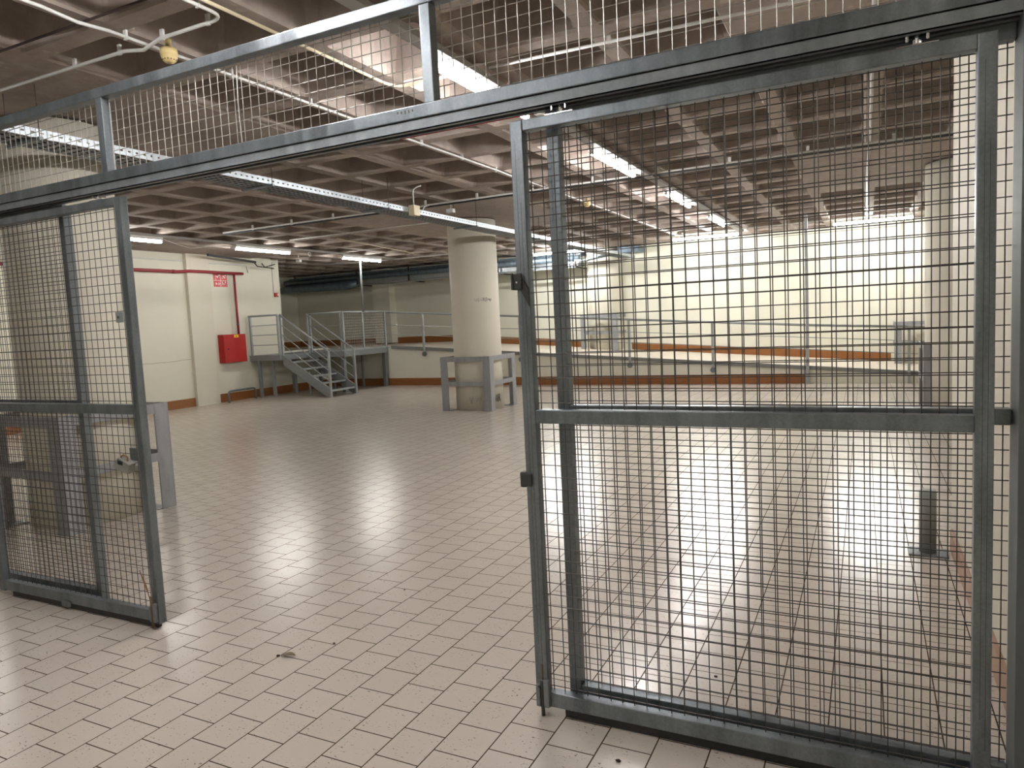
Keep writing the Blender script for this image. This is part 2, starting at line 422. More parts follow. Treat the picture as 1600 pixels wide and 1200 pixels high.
hd = root('overhead_partition', 'long galvanised header frame with wire mesh carrying the sliding gate track', 'partition', (-2.6, 2.52, 0))
MB().box(-6.6, .46, 2.49, 2.545, 2.865, 2.915, .004).wpart('top_rail', 'galvanised', hd)
MB().box(-6.6, .46, 2.485, 2.545, 2.432, 2.485, .004).wpart('bottom_rail', 'galvanised', hd)
for x in (-5.55, -3.552, -1.53):
    MB().box(x-.048, x, 2.492, 2.543, 2.485, 2.865, .003).wpart('post', 'galvanised', hd)
MB().box(.398, .458, 2.48, 2.62, 0, 3.5, .003).wpart('end_post', 'stair_plate', hd, 'darker end post')
for a, b in ((-6.6, -5.60), (-5.55, -3.60), (-3.552, -1.578), (-1.53, .398)):
    wiremesh(a, b, 2.535, 2.485, 2.865, .0483 if a > -2 else .05, px=-1.071 if a > -2 else -2.401).wpart('wire_mesh', 'wire_bright', hd)
m = MB(); y0, y1 = 2.492, 2.573
m.box(-6.6, .398, y0, y0+.004, 2.388, 2.432); m.box(-6.6, .398, y1-.004, y1, 2.388, 2.432); m.box(-6.6, .398, y0, y1, 2.428, 2.432)
m.box(-6.6, .398, y0, y0+.024, 2.388, 2.392); m.box(-6.6, .398, y1-.024, y1, 2.388, 2.392)
m.wpart('gate_track', 'galvanised_dull', hd)
MB().box(-1.75, -1.13, 2.5625, 2.567, 2.386, 2.394).wpart('edge_strip', 'red_strip', hd, 'thin red strip under the track')
m = MB(); rnd = random.Random(2)
for i in range(5):
    x = -1.705+i*.018; m.box(x, x+.006, 2.4843, 2.4852, 2.458+rnd.uniform(0, .004), 2.471)
m.wpart('stamp', 'dark_mark', hd, 'small stamped mark on the rail')

def screen(name, label, x0, x1, lx):
    r = root(name, label, 'mesh screen', (x0, 2.6, 0), 'fixed mesh screens behind the gates')
    ya, yb = 2.575, 2.625
    if lx: MB().box(x0, x0+.05, ya, yb, 0, 2.388, .003).wpart('post', 'galvanised', r); xa, xb = x0+.05, x1
    else:  MB().box(x1-.045, x1, ya, yb, 0, 2.388, .003).wpart('post', 'galvanised', r); xa, xb = x0, x1-.045
    MB().box(xa, xb, ya, yb, 2.345, 2.43, .003).wpart('top_rail', 'galvanised_dull', r)
    MB().box(xa, xb, ya, yb, 1.212, 1.262, .003).wpart('middle_rail', 'galvanised', r)
    MB().box(xa, xb, ya, yb, .065, .115, .003).wpart('bottom_rail', 'galvanised', r)
    if not lx: MB().box(x0-.045, x0, ya, yb, 0, 2.388, .003).wpart('post', 'galvanised', r)
    m = wiremesh(xa, xb, 2.612, .115, 1.212, .048, px=-.533, pz=.3127); m.wpart('lower_mesh', 'wire', r)
    m = wiremesh(xa, xb, 2.612, 1.262, 2.345, .048, px=-.533, pz=1.611); m.wpart('upper_mesh', 'wire', r)
    return r
screen('fixed_screen', 'fixed galvanised mesh screen behind the right sliding gate', -1.09, .396, True)
screen('fixed_screen', 'fixed galvanised mesh screen behind the left sliding gate', -6.0, -4.10, False)

def gate(label, x0, x1, catch_side):
    r = root('sliding_gate', label, 'gate', ((x0+x1)/2, 2.52, 0), 'pair of sliding mesh gates')
    ya, yb = 2.50, 2.545; W = .05; ws, wx = (.048, -.516) if catch_side == 'L' else (.0492, -3.833)
    for a, b in ((x0, x0+W+.003), (x1-W, x1)):
        m = MB().box(a, b, ya, yb, .03, 2.355, .004)
        if catch_side == 'L' and a == x0: pass
        st_ = m.wpart('stile', 'galvanised', r)
        for dx, a_, b_ in ((.019, .3, 2.28), (.033, .2, 2.05)): MB().box(a+dx, a+dx+.0013, ya-.0004, ya+.001, a_, b_).wpart('seam', 'dark_steel', r, 'dark seam line')
    MB().box(x0+W+.003, x1-W, ya, yb, 2.312, 2.355, .004).wpart('top_rail', 'galvanised', r)
    MB().box(x0+W+.003, x1-W, ya, yb, 1.198, 1.252, .004).wpart('middle_rail', 'galvanised', r)
    MB().box(x0+W+.003, x1-W, ya, yb, .040, .10, .004).wpart('bottom_rail', 'galvanised', r)
    wiremesh(x0+W+.003, x1-W, 2.53, .10, 1.198, ws, px=wx, pz=1.171).wpart('lower_mesh', 'wire', r)
    wiremesh(x0+W+.003, x1-W, 2.53, 1.252, 2.312, ws, px=wx, pz=1.611).wpart('upper_mesh', 'wire', r)
    MB().box(x0+.12, x1-.03, 2.512, 2.533, .004, .040).wpart('floor_guide', 'black_plastic', r, 'black strip under the gate')
    for x in ((x0+.20, x1-.20)):
        m = MB()
        for sx in (-1, 1): m.box(x+sx*.027-.004, x+sx*.027+.004, 2.505, 2.545, 2.368, 2.412, .002)
        m.box(x-.03, x+.03, 2.505, 2.545, 2.400, 2.408); m.box(x-.055, x+.055, 2.503, 2.543, 2.355, 2.358)
        br = m.wpart('roller_bracket', 'chrome', r)
        o = MB().tube([(x, 2.525, 2.355), (x, 2.525, 2.402)], .008, 10).tube([(x, 2.525, 2.362), (x, 2.525, 2.374)], .013, 6).wpart('bolt', 'chrome', r)
        for sy in (-.017, .017):
            pass
    return r
gR = gate('right sliding mesh gate nearest the camera, pushed to the right wall', -1.208, .342, 'L')
gL = gate('left sliding mesh gate with a lock hanging at its edge', -5.03, -3.492, 'R')
# catches and bolts on the gates
m = MB(); z = 1.753
m.box(-1.218, -1.180, 2.482, 2.492, z-.032, z+.030, .004); m.box(-1.224, -1.214, 2.478, 2.540, z-.033, z+.031, .003)
m.prism([(-1.190, 2.494, z+.028), (-1.190, 2.494, z-.032), (-1.156, 2.497, z-.100), (-1.156, 2.497, z-.035)], (0, -.005, 0))
h = m.wpart('catch', 'dark_steel', gR, 'dark bent catch plate')
MB().tube([(-1.200, 2.4825, z-.005), (-1.200, 2.4805, z-.005)], .0035, 8).wpart('hole', 'white_sticker', gR)
m = MB(); z = .975
m.box(-1.232, -1.206, 2.492, 2.53, z-.034, z+.028, .007); m.box(-1.225, -1.18, 2.49, 2.499, z-.028, z+.022, .004)
m.wpart('catch', 'dark_steel', gR)
m = MB()
m.box(-1.2, -1.183, 2.478, 2.5, .045, .135, .003); m.box(-1.168, -1.145, 2.482, 2.5, .045, .155, .003)
m.box(-1.2, -1.146, 2.494, 2.499, .04, .15)
bh = m.wpart('bolt_housing', 'galvanised_dull', gR)
MB().tube([(-1.176, 2.490, .004), (-1.176, 2.490, .145)], .0075, 10).tube([(-1.176, 2.490, .125), (-1.190, 2.478, .130)], .005, 8).wpart('drop_bolt', 'dark_steel', gR, 'dark drop bolt')
MB().box(-1.180, -1.172, 2.4985, 2.4998, .15, .215, .0005).wpart('rust_stain', 'rust', gR, 'rusty streak')
m = MB(); z = 1.725
m.box(-3.61, -3.545, 2.496, 2.500, z-.028, z+.028, .002); m.wpart('hasp_plate', 'tray_steel', gL)
MB().tube([(-3.587, 2.4955, z), (-3.587, 2.494, z)], .008, 8).wpart('hole', 'dark_mark', gL)
m = MB()
m.box(-3.552, -3.538, 2.482, 2.5, .045, .13, .003); m.box(-3.520, -3.500, 2.482, 2.5, .045, .15, .003)
m.wpart('bolt_housing', 'galvanised_dull', gL)
MB().tube([(-3.529, 2.486, .012), (-3.529, 2.486, .19)], .0075, 10).wpart('drop_bolt', 'rust', gL, 'rusty drop bolt')
MB().tube([(-3.540, 2.49, .16), (-3.560, 2.487, .25), (-3.60, 2.486, .33), (-3.585, 2.486, .29), (-3.550, 2.486, .21)], .003, 6).wpart('copper_wire', 'copper', gL, 'bare copper wire')
MB().box(-4.36, -4.28, 2.488, 2.50, .02, .055, .003).wpart('guide_plate', 'galvanised', gL)
# lock hanging on the left gate
lk = root('hanging_lock', 'pale grey boxy lock hanging from a tab on the left gate edge', 'lock', (-3.62, 2.47, .95))
MB().prism([(-.062, -.022, -.045), (.05, -.022, -.062), (.062, -.022, -.005), (-.018, -.022, .018)], (0, .044, 0)).part('lock_body', 'lock_plastic', lk)
MB().tube([(-.012, -.004, -.008), (-.014, -.004, .022), (.006, -.004, .036), (.026, 0, .026), (.03, .0, -.008)], .005, 8).part('shackle', 'copper', lk)
MB().box(-.018, .016, -.0255, -.022, -.018, .004, .001).part('keyhole_cover', 'black_plastic', lk)
MB().box(-3.60, -3.545, 2.494, 2.4995, .945, 1.015, .003).wpart('lock_tab', 'galvanised', gL)
lk.rotation_euler = (.12, .22, .1)

# ------------------------------------------------------------------ fluorescent lamps on trunking
def lamp(label, loc, rz, grp='lit tube lamps on the ceiling', mat='tube_light'):
    r = root('fluorescent_lamp', label, 'ceiling lamp', loc, grp, rz)
    MB().box(-.043, .043, -.785, .785, .014, .07, .004).part('lamp_housing', 'lamp_body', r)
    for s in (-1, 1): MB().box(-.02, .02, s*.775-.012, s*.775+.012, -.03, .014, .003).part('end_socket', 'lamp_body', r)
    MB().tube([(0, -.762, -.014), (0, .762, -.014)], .025, 14).part('tube', mat, r)
    return r
def trunk(x, y0, y1, label, z=3.4555):
    MB().box(x-.05, x+.05, y0, y1, z, z+.044, .004).thing('lamp_trunking', 'trunk_paint', label, 'trunking', 'steel trunking carrying the lamps', (x, y0, z))
trunk(-2.53, -3.6, 17.2, 'grey steel trunking along the ceiling with the right row of lamps', 3.385)
trunk(-11.62, -3.6, 16.6, 'grey steel trunking along the ceiling with the left row of lamps')
tr = [o for o in COL.objects if o.name == 'lamp_trunking'][0]
for y in (.8, 3.4, 6.6, 9.8, 13.0, 16.2):
    MB().box(-2.545, -2.515, y-.02, y+.02, 3.43, 3.5).wpart('hanger', 'trunk_paint', tr)
XA, XB = -2.6235, -11.62
lampA = lamp('lit tube lamp of the right row seen through the header mesh', (XA, 5.02, 3.375), 0)
dup(lampA, (XA, 8.22, 3.375), 'lit tube lamp of the right row, second behind the header')
dup(lampA, (XA, 11.42, 3.375), 'lit tube lamp of the right row, third behind the header')
dup(lampA, (XA, 14.65, 3.375), 'lit tube lamp of the right row, fourth and nearest the back wall')
dup(lampA, (XA, 1.82, 3.375), 'lit tube lamp of the right row above the near side of the gates')
dup(lampA, (XA, -1.4, 3.375), 'lit tube lamp of the right row behind the viewer')
lampB = lamp('lit tube lamp of the left row beside the left gate stile', (XB, 8.3, 3.385), 0, mat='tube_light_worn')
dup(lampB, (XB, 11.58, 3.385), 'lit tube lamp of the left row above the red cabinet wall')
dup(lampB, (XB, 14.95, 3.385), 'lit tube lamp of the left row above the steel stairs')
dup(lampB, (XB, 5.0, 3.385), 'lit tube lamp of the left row hidden behind the near column')
dup(lampB, (XB, 1.8, 3.385), 'lit tube lamp of the left row nearest the viewer')
lampC = lamp('lit tube lamp before the back wall just right of the mid floor column', (-7.2, 17.62, 3.36), math.pi/2, mat='tube_light_new')
for sy in (-.5, .5): MB().tube([(0, sy, .05), (0, sy, .14)], .008, 6).part('suspension_rod', 'pvc_white', lampC)
dup(lampC, (-3.42, 17.5, 3.385), 'lit tube lamp before the back wall in its middle', math.pi/2)
dup(lampC, (.15, 17.45, 3.385), 'lit tube lamp before the back wall at its right end', math.pi/2)

# ------------------------------------------------------------------ cable tray
ct = root('cable_tray', 'long perforated galvanised cable tray hung under the ceiling', 'cable tray', (-5.5, 9.5, 3.12))
y0, y1, xa, xb = .2, 18.6, -5.80, -5.46
for x in (xb, xa):
    m = MB(); m.box(x-.0015, x+.0015, y0, y1, 3.12, 3.148); m.box(x-.0015, x+.0015, y0, y1, 3.162, 3.185)
    y = y0
    while y < y1: m.box(x-.0014, x+.0014, y, y+.045, 3.147, 3.163); y += .07
    m.wpart('side_flange', 'tray_steel', ct)
m = MB(); y = y0
for i in range(5): m.box(xa+.06*i+.03-.012, xa+.06*i+.03+.012, y0, y1, 3.1205, 3.123)
while y < y1: m.box(xa, xb, y, y+.04, 3.12, 3.122); y += .075
m.wpart('tray_bottom', 'galvanised_dull', ct)
for y in (3.3, 5.6, 7.6, 9.9, 12.3, 14.7, 17.1):
    MB().box(xa-.05, xb+.05, y-.015, y+.015, 3.095, 3.119).wpart('cross_bar', 'galvanised_dull', ct)
    for x in (xa-.03, xb+.03): MB().tube([(x, y, 3.09), (x, y, 3.5)], .004, 6).wpart('hanger_rod', 'dark_iron', ct)
m = MB()
for i, (dx, r) in enumerate(((.05, .012), (.09, .016), (.15, .01), (.2, .014))):
    rnd = random.Random(i); m.tube([(xa+dx+rnd.uniform(-.02, .02), y0+(y1-y0)*t/14, 3.124+r) for t in range(15)], r, 6)
m.wpart('cable', 'black_plastic', ct, 'black cables lying in the tray')
jb = root('junction_box', 'cream junction box fixed to the cable tray with a cord up to the ceiling', 'junction box', (-5.417, 8.15, 3.15))
MB().box(-.04, .05, -.07, .07, -.075, .06, .006).part('box', 'pvc_cream', jb)
MB().tube([(.0, 0, .05), (.0, 0, .22), (.01, 0, .27), (.06, .01, .30), (.12, .02, .31)], .009, 8).part('cord', 'pvc_white', jb)

# ------------------------------------------------------------------ conduits
def conduit(pts, r, mat, label, name='conduit', clips=(), grp='pipes fixed along the ceiling'):
    o = root(name, label, 'conduit', pts[0], grp)
    MB().tube(pts, r, 10).wpart('pipe', mat, o)
    for c in clips:
        MB().box(c[0]-r*1.25, c[0]+r*1.25, c[1]-.007, c[1]+.007, c[2]-r*1.3, 3.5 if c[2] > 3.2 else c[2]+r*2).wpart('clip', mat, o)
    return o
def lineclips(x, y0, y1, st, z=3.455): 
    n = int((y1-y0)/st); return [(x, y0+i*st, z) for i in range(n+1)]
wz = [(-4.07, 0, 3.46), (-4.07, 2.55, 3.46), (-4.06, 2.75, 3.44), (-4.07, 2.95, 3.46), (-4.07, 6.3, 3.46), (-4.05, 8.0, 3.46), (-4.05, 8.5, 3.45), (-4.02, 8.62, 3.43), (-4.03, 8.75, 3.455), (-4.03, 17.2, 3.46)]
conduit(wz, .0105, 'pvc_white', 'white conduit running the length of the room to the left of the right lamp row', clips=lineclips(-4.07, .6, 16.9, .82))
conduit([(-3.28, 0, 3.46), (-3.28, 4.55, 3.46)]+bend((-3.28, 4.6, 3.46), (-3.15, 4.78, 3.46), .1, (-3.28, 4.78, 3.46))+[(-2.62, 4.78, 3.46)], .011, 'pvc_cream', 'cream conduit that turns a corner above the header and stops at the lamp trunking', clips=lineclips(-3.28, .9, 4.4, .9)+[(-2.98, 4.78, 3.46)])
conduit([(-2.46, 4.80, 3.46), (.48, 4.9, 3.46)], .011, 'pvc_white', 'white conduit crossing from the lamp trunking to the right wall above the header', clips=[(-1.55, 4.83, 3.46), (-.4, 4.87, 3.46)])
conduit([(-3.34, 0, 3.45), (-3.34, 3.05, 3.45)]+bend((-3.34, 3.07, 3.45), (-3.46, 3.17, 3.45), .1, (-3.34, 3.17, 3.45))+[(-3.9, 3.17, 3.45), (-4.07, 3.18, 3.42), (-4.25, 3.18, 3.45), (-6.9, 3.16, 3.46)], .0115, 'pvc_white', 'white conduit bending left in the near top left of the ceiling', clips=[(-3.34, 2.98, 3.45), (-3.48, 3.17, 3.45), (-3.88, 3.17, 3.45), (-4.3, 3.18, 3.45), (-4.75, 3.17, 3.46), (-3.34, 1.5, 3.45)])
conduit([(-8, 2.80, 3.49), (-4.98, 2.83, 3.49), (-4.2, 2.84, 3.49), (-2.2, 2.86, 3.49)], .008, 'dark_iron', 'thin dark rusty rod across the near ceiling')
conduit([(.06, 2.9, 3.46), (.06, 9.0, 3.46), (.03, 12, 3.46), (.05, 17.2, 3.46)], .014, 'pvc_white', 'white conduit along the wide rib at the right', clips=lineclips(.06, 3.4, 16.8, 1.3))
conduit([(-10.3, 9.33, 3.43), (-6.5, 9.36, 3.43), (-6.2, 9.37, 3.41), (-6.0, 9.37, 3.43), (2.4, 9.33, 3.43)], .014, 'pvc_white', 'pale conduit crossing the ceiling beside a black channel', clips=[(x*.9-9.6, 9.35, 3.43) for x in range(13)])
MB().box(-10.4, 2.5, 9.39, 9.43, 3.40, 3.44).thing('cable_channel', 'black_plastic', 'black cable channel crossing the whole ceiling behind the header', 'cable channel', None, (-4, 9.41, 3.42))
conduit([(-10.5, 11.2, 3.47), (-7.1, 11.2, 3.47)], .01, 'pvc_white', 'thin pale conduit left of the mid floor column')
conduit([(-13.8, 15.9, 3.47), (-12.7, 16.3, 3.46), (-6.6, 16.6, 3.47)], .012, 'pvc_white', 'thin pale conduit above the stairs running to the right')
conduit([(-9.7, 11.7, 3.47), (-10.4, 15.5, 3.47)], .01, 'pvc_cream', 'short cream conduit angled across the ceiling left of the column')
conduit([(-4.2, 17.25, 3.46), (2.4, 17.2, 3.46)], .014, 'pvc_white', 'bright white conduit above the lamps before the back wall', clips=[(-3.9, 17.24, 3.46), (-2.4, 17.23, 3.46), (.05, 17.2, 3.46), (.9, 17.2, 3.46)])
for (x, y, z, lab) in ((-3.98, 3.29, 3.385, 'cream smoke detector on the near ceiling above the header rail'), (-4.03, 11.1, 3.42, 'cream smoke detector far down the white conduit'),
):
    d = root('smoke_detector', lab, 'smoke detector', (x, y, z), 'smoke detectors')
    MB().lathe([(.02, .115), (.02, .055), (.05, .055), (.054, .03), (.054, .014), (.046, .012), (.046, .007), (.050, .005), (.044, -.014), (.030, -.028), (.012, -.031)], 32).part('detector_body', 'pvc_yellow', d)
    m = MB()
    for j in range(14):
        a = j*2*math.pi/14; m.box(.040*math.cos(a)-.004, .040*math.cos(a)+.004, .040*math.sin(a)-.004, .040*math.sin(a)+.004, -.018, -.010)
    m.part('vent_slots', 'black_plastic', d)
for (x, y, z, lab) in ((-12.65, 13.75, 3.36, 'small white camera under the ceiling by the left wall end'), (-5.78, 9.72, 3.36, 'small white floodlight on the ceiling above the cable tray')):
    d = root('small_spotlight', lab, 'ceiling device', (x, y, z))
    MB().box(-.06, .06, -.04, .04, -.03, .03, .006).part('spot_body', 'pvc_white', d)
    MB().tube([(0, 0, .03), (0, 0, .14)], .01, 8).part('stem', 'pvc_white', d)
MB().tube([(-5.95, 9.55, 3.46), (-5.97, 9.45, 3.45), (-5.93, 9.2, 3.38), (-5.86, 9.0, 3.25), (-5.84, 8.95, 3.19)], .012, 8).thing('flexible_hose', 'pvc_white', 'white flexible cord looping from the ceiling to the tray', 'cord')
MB().tube([(XB, 13.0+.05*math.cos(a*.7), 3.39+.05*math.sin(a*.7)) for a in range(10)], .008, 6).thing('cable_coil', 'pvc_white', 'small coil of white cable on the left lamp row', 'cable')
MB().tube([(XB+.02, 9.12, 3.42), (XB+.06, 9.4, 3.34), (XB+.02, 9.7, 3.30), (XB, 10.1, 3.36), (XB, 10.75, 3.42)], .007, 6).wpart('lamp_cord', 'pvc_white', lampB, 'loose white cord')

# ------------------------------------------------------------------ left wall: fire cabinet, pipes, sign
X0 = XL
fc = root('fire_hose_cabinet', 'red fire hose cabinet with a yellow label on the left wall', 'fire cabinet', (X0, 12.50, .94))
MB().box(0, .18, -.34, .34, 0, .68, .006).part('cabinet_body', 'red_paint', fc)
dr = MB().box(.18, .20, -.335, .335, .005, .675, .004).part('door', 'red_paint', fc)
MB().box(.2005, .203, -.30, .30, .05, .63, .001).part('door_panel', 'red_paint', dr)
MB().lathe([(.02, 0), (.02, .012)], 16).part('lock', 'black_plastic', dr).location = (.203, -.23, .33)
dr.children[-1].rotation_euler = (0, math.pi/2, 0)
MB().box(.2035, .207, -.03, .11, .60, .665, .001).part('label_plate', 'yellow_label', fc, 'yellow label')
MB().box(.2075, .208, .02, .045, .62, .645).part('label_mark', 'dark_mark', fc)
fp = root('fire_pipe', 'dark red fire pipe along the left wall dropping to the cabinet', 'pipe', (X0+.06, 10, 3.06))
MB().tube([(X0+.08, -3.5, 3.06), (X0+.08, 11.15, 3.08), (X0+.12, 11.45, 3.10), (X0+.12, 12.0, 3.10), (X0+.1, 12.2, 3.10), (X0+.1, 13.0, 3.10)], .035, 12).wpart('main_pipe', 'red_pipe_paint', fp)
MB().tube([(X0+.1, 12.72, 3.10), (X0+.1, 12.72, 1.62)], .028, 12).wpart('drop_pipe', 'red_pipe_paint', fp)
for z in (2.86, 1.86): MB().tube([(X0+.1, 12.72, z-.012), (X0+.1, 12.72, z+.012)], .036, 12).wpart('clamp', 'galvanised', fp)
MB().tube([(X0+.08, 11.0, 3.078), (X0+.08, 11.08, 3.079)], .042, 12).wpart('coupling', 'red_pipe_paint', fp)
sg = root('fire_sign', 'red and white fire equipment sign in four squares above the cabinet', 'sign', (X0, 12.38, 2.92))
MB().box(0, .006, -.20, .20, -.15, .15).part('sign_plate', 'red_sticker', sg)
rnd = random.Random(11); m = MB()
m.box(.0065, .008, -.006, .006, -.148, .148); m.box(.0065, .008, -.197, .17, -.006, .004)
for cy, cz in ((-.1, .075), (.085, .075), (-.1, -.075), (.085, -.075)):
    for k_ in range(6):
        a, b = rnd.uniform(-.06, .05), rnd.uniform(-.05, .04); m.box(.0066+k_*.0001, .008+k_*.0001, cy+a, cy+a+rnd.uniform(.015, .05), cz+b, cz+b+rnd.uniform(.01, .03))
    m.tube([(.0075, cy-.05, cz-.045), (.0075, cy-.02, cz+.02), (.0075, cy+.02, cz-.02), (.0075, cy+.055, cz+.045)], .004, 4)
m.part('pictogram', 'white_sticker', sg, 'white pictograms')
al = root('fire_alarm', 'small red alarm sounder on the end of the left wall', 'alarm', (X0, 14.15, 2.60))
MB().box(0, .05, -.06, .06, -.05, .05, .008).part('alarm_base', 'red_paint', al)
MB().box(.05, .065, -.0, .05, -.025, .03, .004).part('alarm_lens', 'white_sticker', al)
conduit([(X0+.012, 14.08, 2.65), (X0+.012, 14.08, 3.36), (X0+.012, 14.10, 3.44), (X0+.03, 14.3, 3.47)], .011, 'pvc_white', 'thin pale conduit rising from the red alarm to the ceiling')
conduit([(X0+.02, -3.5, 3.33), (X0+.02, 11.35, 3.33), (X0+.07, 11.5, 3.33), (X0+.07, 11.95, 3.33), (X0+.02, 12.1, 3.32), (X0+.02, 13.1, 3.32), (X0+.02, 13.22, 3.30), (X0+.02, 13.25, 3.14)], .012, 'pvc_white', 'pale conduit along the top of the left wall ending in a short drop')
bk = root('black_bracket', 'black steel arm with a forked end under the ceiling by the left wall', 'bracket', (-13.4, 11.9, 3.4))
MB().bar((-13.35, 11.6, 3.44), (-13.6, 13.25, 3.38), .05, .05).wpart('arm', 'black_plastic', bk)
MB().tube([(-13.6, 13.2, 3.38), (-13.6, 13.3, 3.28), (-13.6, 13.5, 3.27), (-13.6, 13.85, 3.25)], .014, 8).tube([(-13.6, 13.45, 3.36), (-13.6, 13.55, 3.27), (-13.6, 13.9, 3.36)], .012, 8).wpart('fork', 'black_plastic', bk)
lw = MB().tube([(-2.62, 2.533, 2.865), (-2.625, 2.530, 2.68), (-2.622, 2.533, 2.485)], .0034, 6).wpart('loose_wire', 'wire_bright', hd, 'pale thicker wire tied in the mesh')
cr = MB(); rnd = random.Random(4)
py_ = 9.3; pts = []
while py_ < 11.36: pts.append((X0+.0008, py_, 1.045+(py_-9.3)*.02+rnd.uniform(-.008, .012))); py_ += .12
pts.append((X0+.0008, 11.37, 1.09)); cr.tube(pts, .003, 4); cr.thing('plaster_crack', 'dark_mark', 'long horizontal crack in the plaster of the left wall', 'crack')

# ------------------------------------------------------------------ steel platform and stairs
pf = root('steel_platform', 'grey steel landing on legs with railings between the left wall and ramp', 'platform', (-12.8, 15, 0))
ZP = 1.06
MB().box(-13.9, -12.87, 13.1, 14.17, ZP-.14, ZP, .004).wpart('deck', 'stair_steel', pf)
MB().box(-13.9, -11.76, 14.17, 16.0, ZP-.14, ZP, .004).wpart('deck', 'stair_steel', pf)
for x, y, s in ((-13.62, 13.14, .07), (-13.28, 13.25, .07), (-13.55, 14.25, .09), (-12.0, 14.40, .10), (-11.83, 15.92, .10), (-12.55, 15.85, .05), (-13.5, 15.2, .07)):
    MB().box(x-s/2, x+s/2, y-s/2, y+s/2, 0, ZP-.14, .004).wpart('leg', 'stair_steel', pf)
def rail(rt, pts, posts, bars, H=.98, z=lambda x: ZP, ps=.05, side=0, drop=0, rr=.024):
    """hand rail + thin rails through pts (x, y), posts at given points"""
    MB().tube([(x, y, z(x)+H) for x, y in pts], rr, 8).wpart('handrail', 'rail_paint', rt)
    for b in bars:
        MB().tube([(x, y, z(x)+b) for x, y in pts], .010, 6).wpart('thin_rail', 'rail_paint', rt)
    for x, y in posts:
        MB().box(x-ps/2, x+ps/2, y-ps/2, y+ps/2, z(x)-drop, z(x)+H, .004).wpart('rail_post', 'rail_paint', rt)
rail(pf, [(-13.86, 13.13), (-12.9, 13.13)], [(-13.82, 13.13), (-12.9, 13.13)], (.25, .5, .74))
rail(pf, [(-12.9, 14.2), (-11.8, 14.2)], [(-12.85, 14.2), (-11.84, 14.2)], (.33, .65))
rail(pf, [(-11.79, 14.2), (-11.79, 15.98)], [(-11.79, 14.22), (-11.79, 15.0), (-11.79, 15.96)], ())
m = wiremesh(-15.98, -14.24, 0, 0.03, .95, .07, .005)
bmesh.ops.rotate(m.bm, verts=m.bm.verts, cent=(0, 0, 0), matrix=Matrix.Rotation(-math.pi/2, 3, 'Z'))
bmesh.ops.translate(m.bm, verts=m.bm.verts, vec=(-11.79, 0, ZP)); m.wpart('rail_mesh', 'wire_bright', pf)
MB().box(-11.815, -11.765, 14.22, 15.98, ZP, ZP+.05, .003).wpart('toe_rail', 'rail_paint', pf)
st = root('steel_stairs', 'open steel stairs with hand rails leading up to the landing', 'stairs', (-12.1, 13.7, 0))
nx, x_top, x_bot = 6, -12.87, -11.42
rise = ZP/nx; run = (x_bot-x_top)/(nx-.8)
for y in (13.2, 14.14):
    MB().prism([(x_top, y-.02, ZP-.01), (x_top, y-.02, ZP-.26), (x_bot-.12, y-.02, 0), (x_bot, y-.02, 0), (x_bot, y-.02, rise+.02)], (0, .04, 0)).wpart('stringer', 'stair_steel', st)
for i in range(1, nx):
    z = ZP-i*rise; x = x_top+i*run
    t = MB().box(x-run*.95, x+.01, 13.22, 14.12, z-.03, z-.012, .002).wpart('tread', 'stair_plate', st)
    MB().box(x+.005, x+.022, 13.22, 14.12, z-.045, z, .002).wpart('nosing', 'rail_paint', t)
    t.children[-1].data.transform(Matrix.Translation(-Vector(st.location)))
for y in (13.2, 14.14):
    MB().tube([(x_top-.02, y, ZP+.98), (x_bot-.02, y, rise+.93)], .024, 8).wpart('handrail', 'rail_paint', st)
    MB().box(x_bot-.045, x_bot+.005, y-.025, y+.025, 0, rise+.93, .004).wpart('rail_post', 'rail_paint', st)
    MB().box(x_top-.025, x_top+.02, y-.022, y+.022, ZP-.1, ZP+.98, .004).wpart('rail_post', 'rail_paint', st)
    for d in (.25, .5, .74):
        MB().tube([(x_top, y, ZP+.0+d), (x_bot-.02, y, rise-.05+d)], .010, 6).wpart('thin_rail', 'rail_paint', st)
for x, y in ((-11.95, 13.95), (-12.35, 13.5)):
    MB().box(x-.02, x+.02, y-.02, y+.02, 0, (x_bot-x)/(x_bot-x_top)*ZP-.08, .002).wpart('prop', 'stair_steel', st)
MB().tube([(-11.75, 15.02, 2.04), (-11.77, 15.05, 3.5)], .028, 10).thing('thin_pole', 'stair_steel', 'thin grey pole rising from the landing rail to the ceiling', 'pole')
hp = [(-13.6, 12.08, .0), (-13.6, 12.08, .17)]+bend((-13.6, 12.08, .18), (-13.6, 12.17, .27), .1, (-13.6, 12.08, .27))+bend((-13.6, 12.83, .27), (-13.6, 12.92, .18), .1, (-13.6, 12.92, .27))+[(-13.6, 12.92, 0)]
MB().tube(hp, .024, 12).thing('floor_hoop', 'galvanised', 'low bent tube hoop on the floor below the red cabinet', 'guard hoop')

# ramp railing
rr = root('ramp_railing', 'long grey railing along the open edge of the ramp', 'railing', (-5, RY-.05, 0))
yr = RY-.07
MB().tube([(-11.74, yr, 2.02), (-7, yr, zr(-7)+.93), (-1.1, yr, zr(-1.1)+.905), (1.1, yr, zr(1.1)+.93)], .026, 8).wpart('handrail', 'rail_paint', rr)
for d in (.38, .63): MB().tube([(-11.74, yr, ZP+d-.02), (-1.1, yr, zr(-1.1)+d+.02), (1.1, yr, zr(1.1)+d+.02)], .009, 6).wpart('thin_rail', 'rail_paint', rr)
for x in (-10.56, -7.7, -4.9, -3.01, .77):
    b = zr(x)-.16 if x < -3 else (.12 if x < 0 else 0)
    m = MB().box(x-.025, x+.025, yr-.025, yr+.025, b, zr(x)+.93, .004)
    m.wpart('rail_post', 'rail_paint', rr)
    if x < 0: MB().tube([(x, yr-.035, b+.02), (x, yr+.02, b+.02)], .06, 12).wpart('fixing_plate', 'galvanised', rr)
